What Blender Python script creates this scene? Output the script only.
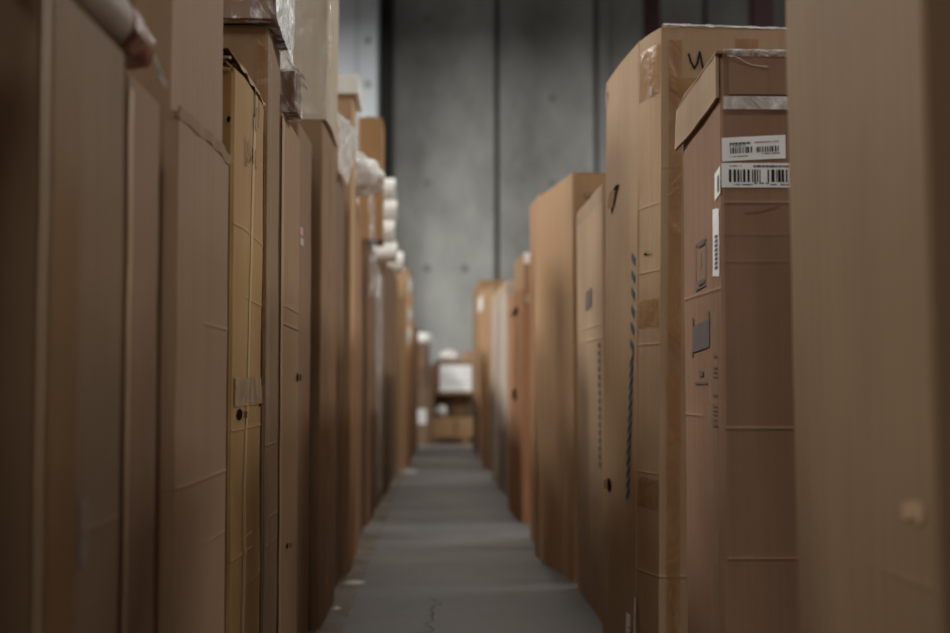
import bpy, math, random
from mathutils import Vector, Matrix, noise

scene = bpy.context.scene
for o in list(bpy.data.objects):
    bpy.data.objects.remove(o)
COL = scene.collection
R = math.radians

# ------------------------------------------------------------------ camera
cam_data = bpy.data.cameras.new('camera')
cam_data.sensor_width = 36.0
cam_data.lens = 50.0
cam_data.dof.use_dof = True
cam_data.dof.focus_distance = 3.75
cam_data.dof.aperture_fstop = 1.8
cam_data.clip_end = 200
cam = bpy.data.objects.new('camera', cam_data)
cam.location = (0, 0, 1.0)
cam.rotation_euler = (R(90 + 2.97), 0, 0)
COL.objects.link(cam)
scene.camera = cam

# ------------------------------------------------------------------ world, exposure
world = bpy.data.worlds.new('world')
scene.world = world
world.use_nodes = True
world.node_tree.nodes['Background'].inputs[0].default_value = (0.75, 0.85, 1.0, 1)
world.node_tree.nodes['Background'].inputs[1].default_value = 0.3
scene.view_settings.view_transform = 'Standard'
scene.view_settings.look = 'None'
scene.view_settings.gamma = 1
scene.view_settings.use_curve_mapping = False
scene.view_settings.exposure = 0.12

# high-bay lamps (x, y, z, watts); the fixtures are built further down around them
LAMPS = [(-6.0, -4.0, 8.0, 215), (-6.0, 2.5, 8.0, 270), (-6.0, 8.5, 8.0, 600), (-6.0, 14.5, 8.0, 560), (-6.0, 20.0, 8.0, 500),
         (7.4, -4.0, 7.6, 120), (7.4, 2.5, 7.6, 210), (7.4, 8.5, 7.6, 390), (7.4, 14.5, 7.6, 380), (7.4, 20.0, 7.6, 360),
         (-.4, -4.0, 8.2, 130), (-.4, 7.0, 8.2, 20), (-.4, 14.0, 8.2, 30), (-.4, 21.0, 8.2, 90)]

# ================================================================== materials
def lin(c):
    return tuple(((v / 255) / 12.92 if v / 255 <= 0.04045 else ((v / 255 + 0.055) / 1.055) ** 2.4) for v in c)

MATS = {}
def nodes_mat(key):
    m = bpy.data.materials.new(key)
    m.use_nodes = True
    nt = m.node_tree
    return m, nt, nt.nodes['Principled BSDF']

def link(nt, a, b): nt.links.new(a, b)

def plain(key, rgb, rough=0.6, metal=0.0, spec=0.5, emit=None, es=0):
    if key in MATS: return MATS[key]
    m, nt, p = nodes_mat(key)
    tc = nt.nodes.new('ShaderNodeTexCoord')
    n = nt.nodes.new('ShaderNodeTexNoise'); n.inputs['Scale'].default_value = 14; n.inputs['Detail'].default_value = 4
    link(nt, tc.outputs['Object'], n.inputs['Vector'])
    mx = nt.nodes.new('ShaderNodeMix'); mx.data_type = 'RGBA'
    c = lin(rgb)
    mx.inputs[6].default_value = (c[0] * .86, c[1] * .86, c[2] * .86, 1)
    mx.inputs[7].default_value = (min(1, c[0] * 1.12), min(1, c[1] * 1.12), min(1, c[2] * 1.12), 1)
    link(nt, n.outputs['Fac'], mx.inputs[0])
    link(nt, mx.outputs[2], p.inputs['Base Color'])
    p.inputs['Roughness'].default_value = rough
    p.inputs['Metallic'].default_value = metal
    p.inputs['Specular IOR Level'].default_value = spec
    if emit:
        p.inputs['Emission Color'].default_value = (*lin(emit), 1)
        p.inputs['Emission Strength'].default_value = es
    MATS[key] = m
    return m

def cardboard(rgb, streak=0.10, rough=0.72):
    key = 'cardboard_%d_%d_%d' % rgb
    if key in MATS: return MATS[key]
    m, nt, p = nodes_mat(key)
    c = lin(rgb)
    g = .3 * c[0] + .6 * c[1] + .1 * c[2]
    c = tuple(.86 * k * (v + .15 * (g - v)) for v, k in zip(c, (1.02, 1.03, .95)))
    tc = nt.nodes.new('ShaderNodeTexCoord')
    info = nt.nodes.new('ShaderNodeObjectInfo')
    add = nt.nodes.new('ShaderNodeVectorMath'); add.operation = 'ADD'
    sc = nt.nodes.new('ShaderNodeVectorMath'); sc.operation = 'SCALE'
    sc.inputs[0].default_value = (31.0, 17.0, 23.0)
    link(nt, info.outputs['Random'], sc.inputs['Scale'])
    link(nt, tc.outputs['Object'], add.inputs[0]); link(nt, sc.outputs[0], add.inputs[1])
    # vertical flute streaks
    mp = nt.nodes.new('ShaderNodeMapping'); mp.inputs['Scale'].default_value = (40, 40, 0.7)
    link(nt, add.outputs[0], mp.inputs['Vector'])
    n1 = nt.nodes.new('ShaderNodeTexNoise'); n1.inputs['Scale'].default_value = 1.0; n1.inputs['Detail'].default_value = 3
    link(nt, mp.outputs[0], n1.inputs['Vector'])
    # broad stains
    mp2 = nt.nodes.new('ShaderNodeMapping'); mp2.inputs['Scale'].default_value = (3.2, 3.2, 1.3)
    link(nt, add.outputs[0], mp2.inputs['Vector'])
    n2 = nt.nodes.new('ShaderNodeTexNoise'); n2.inputs['Scale'].default_value = 1.0; n2.inputs['Detail'].default_value = 6; n2.inputs['Roughness'].default_value = .6
    link(nt, mp2.outputs[0], n2.inputs['Vector'])
    n3 = nt.nodes.new('ShaderNodeTexNoise'); n3.inputs['Scale'].default_value = 160; n3.inputs['Detail'].default_value = 2
    link(nt, add.outputs[0], n3.inputs['Vector'])
    mx1 = nt.nodes.new('ShaderNodeMix'); mx1.data_type = 'RGBA'
    mx1.inputs[6].default_value = (c[0] * .62, c[1] * .58, c[2] * .54, 1)
    mx1.inputs[7].default_value = (min(1, c[0] * 1.34), min(1, c[1] * 1.35), min(1, c[2] * 1.38), 1)
    m1 = nt.nodes.new('ShaderNodeMath'); m1.operation = 'MULTIPLY_ADD'; m1.inputs[1].default_value = 0.30
    link(nt, n1.outputs['Fac'], m1.inputs[0])
    m2 = nt.nodes.new('ShaderNodeMath'); m2.operation = 'MULTIPLY'; m2.inputs[1].default_value = 0.58
    link(nt, n2.outputs['Fac'], m2.inputs[0]); link(nt, m2.outputs[0], m1.inputs[2])
    m3 = nt.nodes.new('ShaderNodeMath'); m3.operation = 'MULTIPLY_ADD'; m3.inputs[1].default_value = 0.12
    link(nt, n3.outputs['Fac'], m3.inputs[0]); link(nt, m1.outputs[0], m3.inputs[2])
    link(nt, m3.outputs[0], mx1.inputs[0])
    link(nt, mx1.outputs[2], p.inputs['Base Color'])
    p.inputs['Roughness'].default_value = rough
    p.inputs['Specular IOR Level'].default_value = 0.28
    bp = nt.nodes.new('ShaderNodeBump'); bp.inputs['Strength'].default_value = 0.25; bp.inputs['Distance'].default_value = 0.01
    link(nt, n1.outputs['Fac'], bp.inputs['Height'])
    bp2 = nt.nodes.new('ShaderNodeBump'); bp2.inputs['Strength'].default_value = 0.35; bp2.inputs['Distance'].default_value = 0.02
    link(nt, n2.outputs['Fac'], bp2.inputs['Height']); link(nt, bp.outputs[0], bp2.inputs['Normal'])
    link(nt, bp2.outputs[0], p.inputs['Normal'])
    MATS[key] = m
    return m

def film(key, rgb, lo, hi, rough=0.18, scale=9.0, f0=.38, f1=.66):
    """wrinkled clear or milky plastic: see-through with glossy folds"""
    if key in MATS: return MATS[key]
    m, nt, p = nodes_mat(key)
    out = nt.nodes['Material Output']
    p.inputs['Base Color'].default_value = (*lin(rgb), 1)
    p.inputs['Roughness'].default_value = rough
    p.inputs['Specular IOR Level'].default_value = 0.8
    tc = nt.nodes.new('ShaderNodeTexCoord')
    mp = nt.nodes.new('ShaderNodeMapping'); mp.inputs['Scale'].default_value = (1.0, 1.0, 0.55); mp.inputs['Rotation'].default_value = (.5, .3, .4)
    link(nt, tc.outputs['Object'], mp.inputs['Vector'])
    n = nt.nodes.new('ShaderNodeTexNoise'); n.inputs['Scale'].default_value = scale; n.inputs['Detail'].default_value = 5; n.inputs['Distortion'].default_value = 1.6
    link(nt, mp.outputs[0], n.inputs['Vector'])
    ramp = nt.nodes.new('ShaderNodeMapRange')
    ramp.inputs[1].default_value = f0; ramp.inputs[2].default_value = f1; ramp.inputs[3].default_value = lo; ramp.inputs[4].default_value = hi
    link(nt, n.outputs['Fac'], ramp.inputs[0])
    bp = nt.nodes.new('ShaderNodeBump'); bp.inputs['Strength'].default_value = .9; bp.inputs['Distance'].default_value = .03
    link(nt, n.outputs['Fac'], bp.inputs['Height']); link(nt, bp.outputs[0], p.inputs['Normal'])
    tr = nt.nodes.new('ShaderNodeBsdfTransparent')
    mix = nt.nodes.new('ShaderNodeMixShader')
    link(nt, ramp.outputs[0], mix.inputs[0]); link(nt, tr.outputs[0], mix.inputs[1]); link(nt, p.outputs[0], mix.inputs[2])
    link(nt, mix.outputs[0], out.inputs['Surface'])
    MATS[key] = m
    return m

def concrete(key, rgb, scale=0.8, contrast=.35, rough=.75, bump=.2, streak=1.0, spec=.3):
    if key in MATS: return MATS[key]
    m, nt, p = nodes_mat(key)
    c = lin(rgb)
    tc = nt.nodes.new('ShaderNodeTexCoord')
    geo = nt.nodes.new('ShaderNodeNewGeometry')
    mp = nt.nodes.new('ShaderNodeMapping'); mp.inputs['Scale'].default_value = (1, 1, streak)
    link(nt, geo.outputs['Position'], mp.inputs['Vector'])
    n1 = nt.nodes.new('ShaderNodeTexNoise'); n1.inputs['Scale'].default_value = scale; n1.inputs['Detail'].default_value = 9; n1.inputs['Roughness'].default_value = .62
    link(nt, mp.outputs[0], n1.inputs['Vector'])
    n2 = nt.nodes.new('ShaderNodeTexNoise'); n2.inputs['Scale'].default_value = 38; n2.inputs['Detail'].default_value = 5
    link(nt, geo.outputs['Position'], n2.inputs['Vector'])
    mr = nt.nodes.new('ShaderNodeMapRange'); mr.inputs[1].default_value = .3; mr.inputs[2].default_value = .7
    mr.inputs[3].default_value = 1 - contrast; mr.inputs[4].default_value = 1 + contrast
    link(nt, n1.outputs['Fac'], mr.inputs[0])
    mr2 = nt.nodes.new('ShaderNodeMapRange'); mr2.inputs[1].default_value = .3; mr2.inputs[2].default_value = .7
    mr2.inputs[3].default_value = .9; mr2.inputs[4].default_value = 1.1
    link(nt, n2.outputs['Fac'], mr2.inputs[0])
    mul = nt.nodes.new('ShaderNodeMath'); mul.operation = 'MULTIPLY'
    link(nt, mr.outputs[0], mul.inputs[0]); link(nt, mr2.outputs[0], mul.inputs[1])
    vs = nt.nodes.new('ShaderNodeVectorMath'); vs.operation = 'SCALE'; vs.inputs[0].default_value = c
    link(nt, mul.outputs[0], vs.inputs['Scale'])
    link(nt, vs.outputs[0], p.inputs['Base Color'])
    p.inputs['Roughness'].default_value = rough
    p.inputs['Specular IOR Level'].default_value = spec
    bp = nt.nodes.new('ShaderNodeBump'); bp.inputs['Strength'].default_value = bump; bp.inputs['Distance'].default_value = .01
    link(nt, n2.outputs['Fac'], bp.inputs['Height']); link(nt, bp.outputs[0], p.inputs['Normal'])
    MATS[key] = m
    return m

def worn_paint(key, rgb, lo=.42, hi=.62):
    if key in MATS: return MATS[key]
    m, nt, p = nodes_mat(key)
    out = nt.nodes['Material Output']
    p.inputs['Base Color'].default_value = (*lin(rgb), 1); p.inputs['Roughness'].default_value = .7
    geo = nt.nodes.new('ShaderNodeNewGeometry')
    n = nt.nodes.new('ShaderNodeTexNoise'); n.inputs['Scale'].default_value = 5; n.inputs['Detail'].default_value = 8; n.inputs['Roughness'].default_value = .7
    link(nt, geo.outputs['Position'], n.inputs['Vector'])
    mr = nt.nodes.new('ShaderNodeMapRange'); mr.inputs[1].default_value = lo; mr.inputs[2].default_value = hi
    mr.inputs[4].default_value = .5
    link(nt, n.outputs['Fac'], mr.inputs[0])
    tr = nt.nodes.new('ShaderNodeBsdfTransparent'); mix = nt.nodes.new('ShaderNodeMixShader')
    link(nt, mr.outputs[0], mix.inputs[0]); link(nt, tr.outputs[0], mix.inputs[1]); link(nt, p.outputs[0], mix.inputs[2])
    link(nt, mix.outputs[0], out.inputs['Surface'])
    MATS[key] = m
    return m

KRAFT = (186, 150, 115)      # pale fresh board
PINK = (156, 118, 95)        # reddish board
TAN = (170, 132, 96)
YELLOW = (184, 142, 84)
DARK = (142, 106, 76)
ORANGE = (190, 142, 100)
GREYB = (140, 122, 106)
M_TAPE_CLEAR = film('clear_tape', (235, 232, 230), .5, .9, rough=.2, scale=14)
M_TAPE_BROWN = film('brown_tape', (172, 128, 84), .35, .75, rough=.28, scale=6)
M_TAPE_PALE = plain('pale_tape', (196, 174, 138), .45)
M_FILM = film('stretch_film', (240, 242, 246), .05, .85, rough=.12, scale=13, f0=.46, f1=.66)  # white streaks in the opacity paint the film's highlights
M_FILM_GLOSS = film('glossy_film', (240, 238, 240), .12, .75, rough=.07, scale=26)
M_FILM_MILK = film('milky_film', (238, 238, 238), .75, 1.0, rough=.3, scale=10)
M_FOAM = plain('white_foam', (236, 235, 231), .7)
M_PAPER = plain('white_paper', (243, 245, 250), .55)
M_BLACK = plain('black_ink', (28, 26, 28), .6, spec=.2)
M_INK_BLUE = plain('blue_ink', (64, 86, 110), .7, spec=.2)
M_INK_GREY = plain('grey_blue_ink', (108, 103, 102), .7, spec=.2)
M_INK_RED = plain('red_scuff', (128, 62, 52), .7, spec=.2)
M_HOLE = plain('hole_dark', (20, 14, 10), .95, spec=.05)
M_WOOD = plain('pallet_wood', (150, 118, 84), .8)

# ================================================================== mesh helpers
class MB:
    def __init__(s): s.v = []; s.f = []
    def add(s, vs, fs):
        k = len(s.v); s.v += [tuple(v) for v in vs]; s.f += [tuple(i + k for i in f) for f in fs]
    def box(s, x0, x1, y0, y1, z0, z1):
        s.add([(x0, y0, z0), (x1, y0, z0), (x1, y1, z0), (x0, y1, z0), (x0, y0, z1), (x1, y0, z1), (x1, y1, z1), (x0, y1, z1)],
              [(3, 2, 1, 0), (4, 5, 6, 7), (0, 1, 5, 4), (1, 2, 6, 5), (2, 3, 7, 6), (3, 0, 4, 7)])
    def grid(s, fn, nu, nv, thick=None):
        """fn(i/nu, j/nv) -> point; optional second sheet fn2 for thickness"""
        pts = [fn(i / nu, j / nv) for j in range(nv + 1) for i in range(nu + 1)]
        W = nu + 1
        fs = [(j * W + i, j * W + i + 1, (j + 1) * W + i + 1, (j + 1) * W + i) for j in range(nv) for i in range(nu)]
        if thick is None:
            s.add(pts, fs); return
        n = len(pts)
        pts2 = [tuple(Vector(p) + Vector(thick)) for p in pts]
        fs2 = [tuple(reversed([a + n for a in f])) for f in fs]
        rim = [i for i in range(W)] + [j * W + nu for j in range(1, nv + 1)] + [nv * W + i for i in range(nu - 1, -1, -1)] + [j * W for j in range(nv - 1, 0, -1)]
        fr = [(rim[(k + 1) % len(rim)], rim[k], rim[k] + n, rim[(k + 1) % len(rim)] + n) for k in range(len(rim))]
        s.add(pts + pts2, fs + fs2 + fr)
    def build(s, name, mat, parent=None, smooth=False, angle=35):
        me = bpy.data.meshes.new(name)
        me.from_pydata(s.v, [], s.f)
        me.materials.append(mat)
        me.validate()
        import bmesh
        bm = bmesh.new(); bm.from_mesh(me); bmesh.ops.recalc_face_normals(bm, faces=bm.faces); bm.to_mesh(me); bm.free()
        if smooth:
            me.polygons.foreach_set('use_smooth', [True] * len(me.polygons))
            me.set_sharp_from_angle(angle=R(angle))
        o = bpy.data.objects.new(name, me)
        COL.objects.link(o)
        if parent: o.parent = parent
        return o

def empty(name, loc=(0, 0, 0), rz=0):
    o = bpy.data.objects.new(name, None); COL.objects.link(o)
    o.location = loc; o.rotation_euler = (0, 0, rz); o.empty_display_size = .1
    return o

def tag(o, label, cat, group=None):
    o['label'] = label; o['category'] = cat
    if group: o['group'] = group
    return o

def struct(o):
    o['kind'] = 'structure'; return o

# ================================================================== cartons
class Carton:
    """tall shipping carton; local x = sx*a with a the distance away from the aisle face, local y = depth along the aisle"""
    def __init__(s, near, far, side, w, H, rgb, label, z0=0.0, cham=(0, 0), creases=(), amp=.006, seed=1, group=None,
                 flaps=True, name='cardboard_box', cat='box', lean=0.0):
        s.sx = side; s.w = w; s.H = H; s.seed = seed; s.amp = amp; s.creases = list(creases)
        d = Vector((far[0] - near[0], far[1] - near[1]))
        s.D = d.length
        s.cham = cham
        s.mat = cardboard(rgb)
        s.root = empty(name, (near[0], near[1], z0), math.atan2(d.y, d.x) - math.pi / 2)
        s.root.rotation_euler.y = lean
        tag(s.root, label, cat, group)
        s.body = s.shell('body', 0, H)
        if flaps: s.flaps()

    # displacement of a face, outward positive
    def disp(s, face, u, z, L):
        t = max(0.0, min(1.0, u / L)) if L > 0 else 0
        edge = min(1.0, 6 * t * (1 - t))
        k = {'side': 0, 'front': 7.3, 'far': 13.1, 'back': 19.7, 'cham': 3.3}[face]
        v = s.amp * edge * (.6 + noise.noise(Vector((u * 2.3 + k + s.seed * 5.1, z * 1.7, s.seed * 2.7))))
        v += .35 * s.amp * noise.noise(Vector((k + s.seed, z * 6.0, u * 1.2)))
        for c in s.creases:
            if c[0] == face:
                _, zc, u0, u1, dep = c[:5]; dep *= .4
                if u0 - .02 <= u <= u1 + .02:
                    v += .9 * dep * math.exp(-((z - zc) / .003) ** 2)
                    v -= .2 * dep * math.exp(-((z - zc + .007) / .003) ** 2)
        return v

    def P(s, face, u, z, off=0.0):
        ca, cb = s.cham
        if face == 'side':
            dv = s.disp('side', u, z, s.D) + off; a, b = -dv, u
        elif face == 'front':
            dv = s.disp('front', u, z, s.w) + off; a, b = u, -dv
        elif face == 'cham':
            L = math.hypot(ca, cb); n = (-cb / L, -ca / L)
            dv = s.disp('cham', u, z, L) + off
            a, b = ca * u / L + n[0] * dv, cb * (1 - u / L) + n[1] * dv
        elif face == 'far':
            dv = s.disp('far', u, z, s.D) + off; a, b = s.w + dv, u
        else:
            dv = s.disp('back', u, z, s.w) + off; a, b = u, s.D + dv
        return (s.sx * a, b, z)

    def shell(s, name, z0, z1, off=0.0, mat=None, cap=True, parent=None):
        ca, cb = s.cham
        r = .007 if not ca else .004
        ring = []
        n = 12
        def seg(face, u0, u1, k=n):
            for i in range(k + 1): ring.append((face, u0 + (u1 - u0) * i / k))
        seg('front', (ca or r), s.w - r)
        seg('far', r, s.D - r, 4)
        seg('back', s.w - r, r, 4)
        seg('side', s.D - r, (cb or r))
        if ca:
            L = math.hypot(ca, cb); seg('cham', .004, L - .004, 3)
        zs = [z0 + (z1 - z0) * i / max(2, int((z1 - z0) / .075)) for i in range(max(2, int((z1 - z0) / .075)) + 1)]
        for c in s.creases:
            for dz in (-.014, -.0105, -.007, -.0035, 0, .0035, .007):
                if z0 + .01 < c[1] + dz < z1 - .01: zs.append(c[1] + dz)
        zs = sorted(set(round(z, 4) for z in zs))
        mb = MB()
        N = len(ring)
        vs = [s.P(f, u, z, off) for z in zs for (f, u) in ring]
        fs = [(j * N + i, j * N + (i + 1) % N, (j + 1) * N + (i + 1) % N, (j + 1) * N + i) for j in range(len(zs) - 1) for i in range(N)]
        if cap:
            fs.append(tuple(range(N - 1, -1, -1))); fs.append(tuple((len(zs) - 1) * N + i for i in range(N)))
        mb.add(vs, fs)
        return mb.build(name, mat or s.mat, parent or s.root, smooth=True, angle=28)

    def flaps(s, tape=True):
        w, D, H = s.w, s.D, s.H
        g = .004
        for a0, a1, k in ((.004, w / 2 - g, 1), (w / 2 + g, w - .004, 2)):
            mb = MB()
            def fn(i, j, a0=a0, a1=a1, k=k):
                a = a0 + (a1 - a0) * i; b0 = .004
                if s.cham[0] and a < s.cham[0] * 1.3: b0 = s.cham[1] * 1.02
                elif s.cham[0] and i < .3: b0 = .03
                b = b0 + (D - .004 - b0) * j
                return (s.sx * a, b, H + .001 + .004 * abs(noise.noise(Vector((a * 4 + k, b * 4, s.seed)))))
            mb.grid(fn, 4, 4, thick=(0, 0, .005))
            mb.build('top_flap', s.mat, s.root)
        if tape:
            mb = MB()
            mb.box(*sorted((s.sx * (w / 2 - .03), s.sx * (w / 2 + .03))), -.0, D, H + .0105, H + .0115)
            mb.build('top_tape', M_TAPE_BROWN, s.root)

    # decals: thin sheets that follow the panel
    def patch(s, name, face, u0, u1, z0, z1, mat, off=.002, skew=0.0, tilt=0.0, wr=0.0, nu=8, nv=10, parent=None, ragged=0.0):
        mb = MB()
        def fn(i, j):
            z = z0 + (z1 - z0) * j
            u = u0 + (u1 - u0) * i + skew * (j - .5)
            z += tilt * (i - .5)
            if ragged:
                e = noise.noise(Vector((i * 7, j * 9, s.seed * 3.3)))
                if i in (0, 1): u += ragged * e
                if j in (0, 1): z += ragged * e
            o = off + (wr * noise.noise(Vector((u * 22, z * 16, s.seed * 1.9))) if wr else 0)
            return s.P(face, u, z, max(.0012, o) if wr else o)
        mb.grid(fn, nu, nv)
        return mb.build(name, mat, parent or s.root, smooth=True, angle=60)

    def polys(s, name, face, polys, mat, off=.003, parent=None):
        mb = MB()
        for p in polys:
            mb.add([s.P(face, u, z, off) for (u, z) in p], [tuple(range(len(p)))])
        o = mb.build(name, mat, parent or s.root)
        if len(polys) > 1: o['kind'] = 'stuff'
        return o

    def strokes(s, name, face, lines, mat, wd=.006, off=.003, parent=None):
        q = []
        for ln in lines:
            for (u0, z0), (u1, z1) in zip(ln, ln[1:]):
                d = Vector((u1 - u0, z1 - z0)); L = d.length or 1e-6
                n = Vector((-d.y, d.x)) / L * wd / 2; e = d / L * wd * .3
                q.append([(u0 - n.x - e.x, z0 - n.y - e.y), (u1 - n.x + e.x, z1 - n.y + e.y), (u1 + n.x + e.x, z1 + n.y + e.y), (u0 + n.x - e.x, z0 + n.y - e.y)])
        return s.polys(name, face, q, mat, off, parent)

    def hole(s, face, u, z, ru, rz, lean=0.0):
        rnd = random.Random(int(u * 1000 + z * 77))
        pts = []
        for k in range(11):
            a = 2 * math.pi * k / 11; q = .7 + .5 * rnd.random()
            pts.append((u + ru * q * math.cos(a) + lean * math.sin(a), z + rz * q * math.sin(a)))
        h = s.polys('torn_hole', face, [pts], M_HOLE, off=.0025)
        mb = MB()      # curled flap of torn board at one side
        def fn(i, j):
            x = list(s.P(face, u + ru * (.9 + .5 * i), z + rz * (-.8 + 1.3 * j), .003 + .012 * (1 - i) ** 2)); return x
        mb.grid(fn, 3, 3)
        mb.build('torn_edge', cardboard((200, 166, 128)), h)
        return h

def bars(rnd, u0, u1, z0, z1, wmin=.0012, wmax=.0045, gap=.0022):
    q = []; u = u0
    while u < u1:
        w = rnd.uniform(wmin, wmax)
        q.append([(u, z0), (min(u + w, u1), z0), (min(u + w, u1), z1), (u, z1)]); u += w + rnd.uniform(gap * .5, gap * 1.8)
    return q

def micro_text(rnd, u0, u1, z, h):
    """a line of print too small to read: little dashes"""
    q = []; u = u0
    while u < u1:
        w = rnd.uniform(.4, .9) * h
        if rnd.random() > .18: q.append([(u, z), (min(u + w, u1), z), (min(u + w, u1), z + h), (u, z + h)])
        u += w + h * .3
    return q

# ================================================================== room
XW0, XW1, YW0, YW1, ZC = -11.0, 12.0, -9.0, 26.0, 9.4
mb = MB(); mb.box(XW0 - .3, XW1 + .3, YW0 - .3, YW1 + .6, -.2, 0)
floor = struct(mb.build('floor', concrete('floor_concrete', (110, 110, 111), scale=.9, contrast=.28, rough=.5, bump=.12, spec=.4)))
mb = MB(); mb.box(XW0 - .3, XW1 + .3, YW0 - .3, YW1 + .6, ZC, ZC + .2)
ceiling = struct(mb.build('ceiling', plain('ceiling_deck', (126, 128, 130), .8)))
M_WALL = concrete('wall_concrete', (146, 148, 146), scale=.75, contrast=.42, rough=.85, bump=.25, streak=.55)
M_WALL2 = concrete('side_wall_concrete', (116, 118, 116), scale=.75, contrast=.42, rough=.85, bump=.25, streak=.55)
M_WALLD = plain('joint_dark', (66, 68, 64), .9)
mb = MB(); mb.box(XW0 - .3, XW0, YW0, YW1, 0, ZC); struct(mb.build('wall_left', M_WALL2))
mb = MB(); mb.box(XW1, XW1 + .3, YW0, YW1, 0, ZC); struct(mb.build('wall_right', M_WALL2))
mb = MB(); mb.box(XW0 - .3, XW1 + .3, YW0 - .3, YW0, 0, ZC); struct(mb.build('wall_front', M_WALL2))
# back wall: cast panels with recessed joints, tie-bolt dimples
wall = MB(); wall.box(XW0 - .3, XW1 + .3, YW1 + .12, YW1 + .5, 0, ZC)
wall = struct(wall.build('wall_back', M_WALLD))
joints = [XW0, -8.1, -6.0, -3.9, -1.68, .44, 2.42, 4.6, 6.7, 8.9, XW1]
for k in range(len(joints) - 1):
    x0, x1 = joints[k] + .04, joints[k + 1] - .04
    b = .03
    mb = MB()
    mb.add([(x0, YW1 + .12, 0), (x0, YW1 + b, 0), (x0 + b, YW1, 0), (x1 - b, YW1, 0), (x1, YW1 + b, 0), (x1, YW1 + .12, 0),
            (x0, YW1 + .12, ZC), (x0, YW1 + b, ZC), (x0 + b, YW1, ZC), (x1 - b, YW1, ZC), (x1, YW1 + b, ZC), (x1, YW1 + .12, ZC)],
           [(0, 1, 7, 6), (1, 2, 8, 7), (2, 3, 9, 8), (3, 4, 10, 9), (4, 5, 11, 10)])
    mb.build('concrete_panel', M_WALL, wall)
def tie_hole(x, y, z, parent, r=.075):
    mb = MB()
    n = 14
    vs = [(x + r * math.cos(2 * math.pi * i / n), y - .004, z + r * math.sin(2 * math.pi * i / n)) for i in range(n)]
    vs += [(x + r * .62 * math.cos(2 * math.pi * i / n), y - .010, z + r * .62 * math.sin(2 * math.pi * i / n)) for i in range(n)]
    vs += [(x, y - .0045, z)]
    mb.add(vs, [(i, (i + 1) % n, n + (i + 1) % n, n + i) for i in range(n)] + [(n + i, n + (i + 1) % n, 2 * n) for i in range(n)])
    mb.build('tie_hole', plain('tie_hole_plug', (120, 122, 119), .9), parent)
for x in (-.95, 1.53):
    for z in (3.3, 5.0, 6.7, 8.3): tie_hole(x, YW1, z, wall)
tie_hole(-.2, YW1, 3.3, wall)
# conduit beside the joint
mb = MB()
n = 10
ring = [(2.62 + .055 * math.cos(2 * math.pi * i / n), YW1 - .07 + .055 * math.sin(2 * math.pi * i / n)) for i in range(n)]
mb.add([(x, y, 0.0) for x, y in ring] + [(x, y, ZC) for x, y in ring], [(i, (i + 1) % n, n + (i + 1) % n, n + i) for i in range(n)])
pipe = mb.build('conduit', plain('conduit_grey', (150, 152, 150), .5), smooth=True)
tag(pipe, 'grey vertical conduit pipe on the concrete wall, beyond the right row of boxes', 'pipe')
# pale pilaster left of the view, dark steel channel in its corner
mb = MB(); mb.box(-3.6, -1.88, YW1 - 1.0, YW1 + .02, 0, ZC)
pil = struct(mb.build('wall_pilaster', concrete('pilaster_concrete', (200, 207, 215), scale=.9, contrast=.10, rough=.8, bump=.15, streak=.3)))
for z in (5.9, 6.75, 7.6): tie_hole(-2.05, YW1 - 1.0, z, pil, .06)
for x in (-2.75, -2.28):
    mb = MB(); mb.box(x, x + .03, YW1 - 1.012, YW1 - 1.0, 0, ZC)
    mb.build('joint_strip', plain('strip_grey', (150, 156, 164), .7), pil)
mb = MB(); mb.box(-1.86, -1.84, YW1 - .34, YW1 - .02, 0, ZC); mb.box(-1.84, -1.66, YW1 - .20, YW1 - .18, 0, ZC); mb.box(-1.66, -1.64, YW1 - .34, YW1 - .02, 0, ZC)
col = mb.build('steel_column', plain('dark_green_steel', (44, 48, 42), .6))
tag(col, 'dark narrow steel column in the corner beside the pale pilaster', 'column')
for (x, y, lab) in ((2.78, 20.5, 'dark maroon steel column behind the tallest right box, nearer the conduit'),
                    (3.30, 15.0, 'dark maroon steel column beside the blurred foreground box at upper right')):
    root = empty('steel_column', (x, y, 0))
    mb = MB(); mb.box(-.12, .12, -.12, -.105, 0.012, ZC); mb.box(-.12, .12, .105, .12, 0.012, ZC)
    mb.build('flange', plain('maroon_steel', (44, 22, 24), .6, spec=.2), root)
    mb = MB(); mb.box(-.008, .008, -.105, .105, 0.012, ZC); mb.build('web', MATS['maroon_steel'], root)
    mb = MB(); mb.box(-.2, .2, -.2, .2, 0, .012); mb.build('base_plate', MATS['maroon_steel'], root)
    tag(root, lab, 'column')
# faded yellow line and crack in the slab
mb = MB()
def fl(i, j):
    y = .4 + 21 * j
    return (-.50 - .026 * y + .10 * i, y, .0015)
mb.grid(fl, 1, 30); mb.build('painted_line', worn_paint('yellow_paint', (170, 146, 84)), floor)
rnd = random.Random(5)
mb = MB(); pts = []
x, y = -.27, 4.7
for k in range(26):
    pts.append((x, y)); x += rnd.uniform(-.028, .034); y += rnd.uniform(.02, .1)
for (a, b), (c, d) in zip(pts, pts[1:]):
    w = rnd.uniform(.002, .004)
    mb.add([(a - w, b, .001), (a + w, b, .001), (c + w, d, .001), (c - w, d, .001)], [(0, 1, 2, 3)])
mb.build('crack', plain('crack_dark', (44, 44, 44), .9), floor)

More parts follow.
